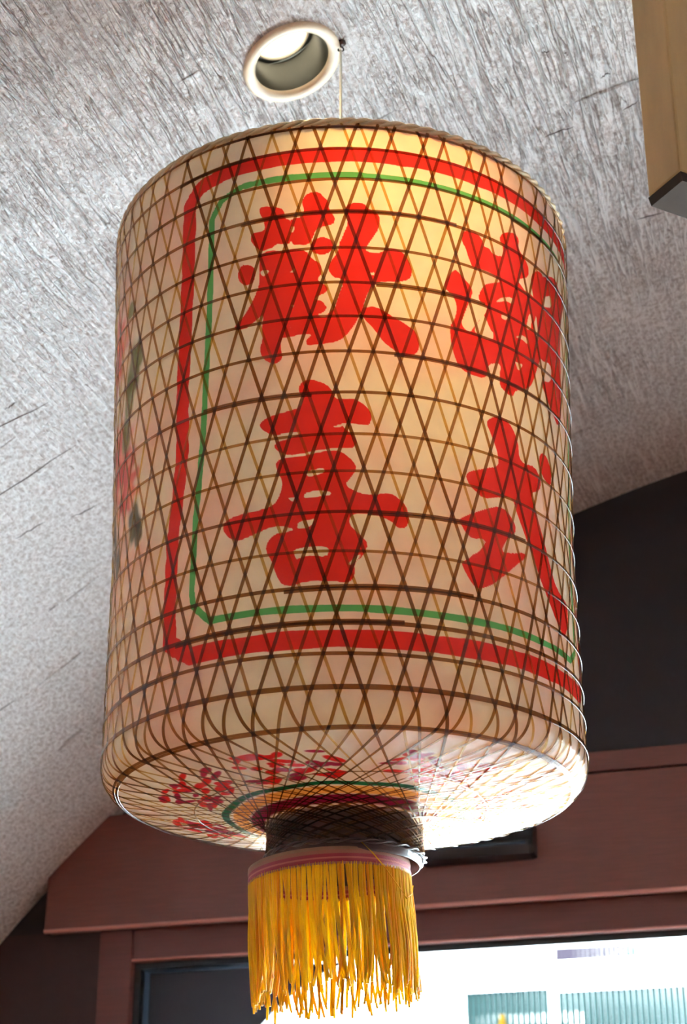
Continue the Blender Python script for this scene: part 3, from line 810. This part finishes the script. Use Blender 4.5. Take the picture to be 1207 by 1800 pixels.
BAM = [bamboo_material('bamboo_dark', (.38, .18, .050), (.13, .06, .018), .12),
       bamboo_material('bamboo_brown', (.52, .29, .080), (.20, .095, .025), .11),
       bamboo_material('bamboo_ochre', (.74, .50, .15), (.36, .20, .05), .10)]

def ribbon(name, th, v, width, lift, thick=.0005):
    """A flat sliver following the path (th, v) on the lantern."""
    c = lan_point(th, v, lift); c2 = lan_point(th, v, lift + thick)
    nrm = lan_point(th, v, .01) - lan_point(th, v, 0); nrm /= np.linalg.norm(nrm, axis=1)[:, None]
    d = np.gradient(c, axis=0); d /= np.linalg.norm(d, axis=1)[:, None]
    s = np.cross(nrm, d); s /= np.linalg.norm(s, axis=1)[:, None]
    w = np.asarray(width)
    w = (w if w.ndim else np.full(len(th), float(w)))[:, None] / 2
    P = np.stack([c - s * w, c + s * w, c2 + s * w * .8, c2 - s * w * .8], 1).reshape(-1, 3)
    n = len(th); f = []
    for i in range(n - 1):
        for j in range(4):
            f.append((4 * i + j, 4 * i + (j + 1) % 4, 4 * i + 4 + (j + 1) % 4, 4 * i + 4 + j))
    f += [(3, 2, 1, 0), (4 * n - 4, 4 * n - 3, 4 * n - 2, 4 * n - 1)]
    return mesh(name, P.tolist(), f)

vend = QV[-1]
def diagonal_path(sign, c):
    vs = np.r_[np.arange(.002, V_of_z(.11), .010), np.arange(V_of_z(.11), vend - .001, .0035)]
    fine = np.arange(0, vend, .0005)
    sa = np.minimum(c / np.interp(fine, QV, QR), .945)
    dth = sa / np.sqrt(1 - sa ** 2) / np.interp(fine, QV, QR)
    acc = np.cumsum(dth) * .0005
    acc -= np.interp(V_of_z(.45), fine, acc)
    return sign * np.interp(vs, fine, acc), vs
NS = 62
for sign, lift in ((1, .0007), (-1, .0013)):
    kinds = []
    for k, (wd, mt) in enumerate(zip((.0037, .0034, .0030), BAM)):
        for c in (.0745, .0765, .0785):
            pth, pv = diagonal_path(sign, c)
            me = ribbon('bamboo_strip', pth, pv, wd * np.clip(.42 + .58 * (np.interp(pv, QV, QR) - .13) / .11, .42, 1), lift)
            me.materials.append(mt)
            kinds.append(me)
    for i in range(NS):
        k = random.choices((0, 1, 2), (.42, .36, .22))[0] * 3 + random.randrange(3)
        o = bpy.data.objects.new('bamboo_strip', kinds[k]); C.objects.link(o); o.parent = lan
        o.rotation_euler = (0, 0, math.radians(1.3 + i * 360 / NS + random.gauss(0, .6)))

# hoops: (height m, ribbon width m, overlap from deg, overlap to deg, drift of the overlap m)
HOOPS = [(.719, 0.0034, -30, 8, .001), (.691, 0.0038, -41, -21.4, .0022), (.654, 0.0038, 44, 74, .0025), (.6143, 0.0040, -23.6, 27.2, .0030),
         (.5707, 0.0034, 120, 150, .001), (.5306, 0.0034, 7.6, 34.8, .0040), (.4919, 0.0034, 150, 190, .001), (.4512, 0.0034, 11.6, 58, .0030),
         (.4056, 0.0034, -33.4, -6.9, -.0042), (.3602, 0.0031, 130, 170, .001), (.3201, 0.0031, 160, 190, .001), (.2775, 0.0034, 5.2, 46, .0038),
         (.2363, 0.0031, 100, 140, .001), (.1995, 0.0040, -13, 29.4, .0040), (.1640, 0.0045, -40, 12.9, .0032), (.1330, 0.0038, -73.5, -38.7, .0036),
         (.0997, 0.0054, 140, 190, .001), (.0690, 0.0034, -120, 110, .0022), (.0525, 0.0016, 90, 120, .001)]
for z, w, d0, d1, drift in HOOPS:
    span = math.radians(d1 - d0)
    n = 150
    t = np.linspace(0, 2 * PI + span, n)
    th = math.radians(d0) + t
    a = np.clip((t - 2 * PI) / max(span, .01), -1, 1)
    lift = .0019
    zz = z + .0006 * np.sin(3 * t + z * 90) + np.where(t < span, -drift * np.clip(1 - t / span, 0, 1) * .6, 0) + np.where(t > 2 * PI, drift * np.clip((t - 2 * PI) / span, 0, 1) * .5 + abs(drift) * .0, 0)
    me = ribbon('hoop', th, V_of_z(zz), w, lift)
    me.materials.append(BAM[0] if w >= .0033 else BAM[1])
    link('hoop', me, lan)

# rim: split bamboo twisted round the mouth of the lantern
M['straw'] = plain('straw', (.78, .60, .36), .4, bump=.2, bscale=60, vary=.25)
def twist(name, R, z, mr, turns, ph, tube, material, parent):
    n, k = 560, 6
    v = []; f = []
    for i in range(n):
        t = 2 * PI * i / n; p = turns * t + ph
        cr, cz = R + mr * math.cos(p), z + mr * math.sin(p)
        for j in range(k):
            q = 2 * PI * j / k
            rr = cr + tube * math.cos(q)
            v.append((rr * math.sin(t), -rr * math.cos(t), cz + tube * .8 * math.sin(q)))
    for i in range(n):
        for j in range(k):
            f.append((i * k + j, i * k + (j + 1) % k, ((i + 1) % n) * k + (j + 1) % k, ((i + 1) % n) * k + j))
    return link(name, mesh(name, v, f), parent, material, True)
for k in range(3):
    twist('rim_binding', .2605, .7285, .0030, 31, k * 2 * PI / 3, .0028, M['straw'], lan)
def rod(name, p0, p1, r, material, parent, k=8):
    p0, p1 = Vector(p0), Vector(p1); d = (p1 - p0).normalized()
    x = d.orthogonal().normalized(); y = d.cross(x)
    v = [p + x * (r * math.cos(2 * PI * i / k)) + y * (r * math.sin(2 * PI * i / k)) for p in (p0, p1) for i in range(k)]
    f = [(i, (i + 1) % k, k + (i + 1) % k, k + i) for i in range(k)] + [tuple(range(k - 1, -1, -1)), tuple(range(k, 2 * k))]
    return link(name, mesh(name, v, f), parent, material, True)
rod('crossbar', (-.262, 0, .722), (.262, 0, .722), .004, M['straw'], lan)
# neck
def lan_lathe(name, prof, material, parent, k=96):
    v = []; f = []
    for r, z in prof:
        for i in range(k):
            v.append((r * math.sin(2 * PI * i / k), -r * math.cos(2 * PI * i / k), z))
    for j in range(len(prof) - 1):
        for i in range(k):
            f.append((j * k + i, (j + 1) * k + i, (j + 1) * k + (i + 1) % k, j * k + (i + 1) % k))
    return link(name, mesh(name, v, f), parent, material, True)
M['neck_dark'] = plain('neck_dark', (.075, .045, .045), .3, bump=.6, bscale=70, vary=.5)
lan_lathe('neck_lining', [(.0785, .034), (.0782, -.004), (.0765, -.006), (.0755, -.006), (.0765, .034)], M['neck_dark'], lan)
for k in range(2):
    twist('neck_rim', .0812, .0025, .0016, 13, k * PI, .0016, M['neck_dark'], lan)

# tassel: striped braid ring with hanging gold strands
def braid_material():
    m, t, n, l, b = nt('braid')
    tc = n.new('ShaderNodeTexCoord'); sx = n.new('ShaderNodeSeparateXYZ'); l.new(tc.outputs['Object'], sx.inputs[0])
    mr = n.new('ShaderNodeMapRange'); mr.inputs['From Min'].default_value = -.018; mr.inputs['From Max'].default_value = 0
    l.new(sx.outputs['Z'], mr.inputs['Value'])
    r = n.new('ShaderNodeValToRGB'); r.color_ramp.interpolation = 'CONSTANT'
    e = r.color_ramp.elements
    e[0].position = 0; e[0].color = (.48, .23, .16, 1)
    e[1].position = .12; e[1].color = (.36, .035, .05, 1)
    for p, c in ((.30, (.55, .16, .13, 1)), (.40, (.33, .03, .05, 1)), (.58, (.36, .14, .09, 1)), (.78, (.30, .17, .10, 1))):
        q = e.new(p); q.color = c
    l.new(mr.outputs['Result'], r.inputs['Fac'])
    wv = n.new('ShaderNodeTexNoise'); wv.inputs['Scale'].default_value = 900
    l.new(tc.outputs['Object'], wv.inputs['Vector'])
    bp = n.new('ShaderNodeBump'); bp.inputs['Strength'].default_value = .5; bp.inputs['Distance'].default_value = .001
    l.new(wv.outputs['Fac'], bp.inputs['Height']); l.new(bp.outputs['Normal'], b.inputs['Normal'])
    l.new(r.outputs['Color'], b.inputs['Base Color']); b.inputs['Roughness'].default_value = .55
    return m
tas = lan_lathe('tassel', [(.0805, 0), (.0823, -.001), (.0828, -.005), (.0822, -.009), (.083, -.013), (.0826, -.018), (.0806, -.018), (.0802, -.009), (.0805, 0)], braid_material(), lan)
tas['label'] = 'gold fringe tassel under a red striped braid'
tas.location = (-.0165, 0, -.0035)
tas.rotation_euler = (.0, -.05, 0)
def silk(name, col):
    m = bpy.data.materials.new(name); m.use_nodes = True
    t = m.node_tree; n = t.nodes; l = t.links; n.clear()
    out = n.new('ShaderNodeOutputMaterial'); mx = n.new('ShaderNodeMixShader'); mx.inputs[0].default_value = .5
    d = n.new('ShaderNodeBsdfPrincipled'); d.inputs['Roughness'].default_value = .4; tl = n.new('ShaderNodeBsdfTranslucent')
    tc = n.new('ShaderNodeTexCoord'); nz = n.new('ShaderNodeTexNoise'); nz.inputs['Scale'].default_value = 30
    l.new(tc.outputs['Object'], nz.inputs['Vector'])
    c = n.new('ShaderNodeMix'); c.data_type = 'RGBA'
    c.inputs['A'].default_value = (*[q * .8 for q in col], 1); c.inputs['B'].default_value = (*[min(1, q * 1.2) for q in col], 1)
    l.new(nz.outputs['Fac'], c.inputs['Factor'])
    l.new(c.outputs['Result'], d.inputs['Base Color']); l.new(c.outputs['Result'], tl.inputs['Color'])
    l.new(d.outputs[0], mx.inputs[1]); l.new(tl.outputs[0], mx.inputs[2]); l.new(mx.outputs[0], out.inputs['Surface'])
    return m
SILK = [silk('silk_gold', (.92, .54, .010)), silk('silk_amber', (.84, .41, .008)), silk('silk_yellow', (.94, .62, .014))]
def strand_mesh(seed):
    r = random.Random(seed)
    n, k, L = 13, 5, .119
    a1, a2, p1, p2 = r.uniform(.0006, .0022), r.uniform(.0005, .0016), r.uniform(0, 6), r.uniform(0, 6)
    lean, curl = r.gauss(0, .0035), r.uniform(-.004, .004)
    v = []; f = []
    for i in range(n):
        t = i / (n - 1)
        g = min(1, t * 3)
        x = g * (a1 * math.sin(5 * t + p1) + lean * t) + curl * max(0, t - .8) * 5 * t
        y = g * (a2 * math.sin(6 * t + p2)) + .002 * math.sin(p1) * t
        rad = .0015 * (1 if t < .95 else .8)
        for j in range(k):
            q = 2 * PI * j / k
            v.append((x + rad * math.cos(q), y + rad * math.sin(q), -.016 - L * t))
    for i in range(n - 1):
        for j in range(k):
            f.append((i * k + j, i * k + (j + 1) % k, (i + 1) * k + (j + 1) % k, (i + 1) * k + j))
    f.append(tuple(range((n - 1) * k, n * k)))
    me = mesh('strand', v, f)
    me.polygons.foreach_set('use_smooth', [True] * len(me.polygons))
    me.materials.append(SILK[r.choices((0, 1, 2), (.5, .25, .25))[0]])
    return me
SM = [strand_mesh(i) for i in range(14)]
NST = 190
for i in range(NST):
    a = 2 * PI * (i + random.uniform(-.3, .3)) / NST
    o = bpy.data.objects.new('strand', random.choice(SM)); C.objects.link(o); o.parent = tas
    o.location = (.0815 * math.sin(a), -.0815 * math.cos(a), 0)
    o.rotation_euler = (0, 0, a)
    o.scale = (1, 1, random.uniform(.93, 1.03) if random.random() < .85 else random.uniform(.8, 1.08))
# loose thread crossing the braid
def curve_tube(name, pts, r, material, parent, k=5):
    pts = [Vector(p) for p in pts]; v = []; f = []
    for i, p in enumerate(pts):
        d = (pts[min(i + 1, len(pts) - 1)] - pts[max(i - 1, 0)]).normalized()
        x = d.orthogonal().normalized(); y = d.cross(x)
        for j in range(k):
            v.append(p + x * (r * math.cos(2 * PI * j / k)) + y * (r * math.sin(2 * PI * j / k)))
    for i in range(len(pts) - 1):
        for j in range(k):
            f.append((i * k + j, i * k + (j + 1) % k, (i + 1) * k + (j + 1) % k, (i + 1) * k + j))
    return link(name, mesh(name, v, f), parent, material, True)
def on_ring(deg, z, r=.0845):
    return (r * math.sin(math.radians(deg)), -r * math.cos(math.radians(deg)), z)
curve_tube('loose_thread', [on_ring(22, .004), on_ring(30, -.006), on_ring(40, -.020), on_ring(54, -.038), on_ring(62, -.046), on_ring(74, -.038), on_ring(80, -.028)], .0006, SILK[0], tas)

# cord up to the vault, and its hook
M['cord'] = plain('cord_white', (.85, .83, .74), .6, vary=.05)
HOOK = hall(-.527, 1.6938, 0)
hz = vault_z(-.527)
inv = (Matrix.Translation(LROOT) @ Matrix.Rotation(-.0057, 4, 'Y')).inverted()
hook_w = Vector((-.0035, 1.7774, hz))
rod('hanging_cord', (0, 0, .722), inv @ Vector((hook_w.x, hook_w.y, hz - .012)), .0016, M['cord'], lan)
hk = empty('ceiling_hook', (hook_w.x, hook_w.y, hz))
tag(hk, 'small dark hook in the ceiling beside the downlight, holding the cord', 'hook')
M['iron'] = plain('iron', (.05, .035, .03), .45, metal=.6, vary=.2)
def hook_parts():
    k = 12
    prof = [(.0, .003), (.006, .003), (.007, -.001), (.0045, -.004), (.0, -.0045)]
    v = [(r * math.cos(2 * PI * i / k), r * math.sin(2 * PI * i / k), z) for r, z in prof for i in range(k)]
    f = [(j * k + i, (j + 1) * k + i, (j + 1) * k + (i + 1) % k, j * k + (i + 1) % k) for j in range(len(prof) - 1) for i in range(k)]
    link('base', mesh('base', v, f), hk, M['iron'], True)
    pts = [(0, 0, -.003), (0, 0, -.006), (.003, 0, -.0085), (.0035, 0, -.012), (0, 0, -.0145), (-.003, 0, -.0125), (-.003, 0, -.010)]
    curve_tube('ring', pts, .0012, M['iron'], hk)
hook_parts()
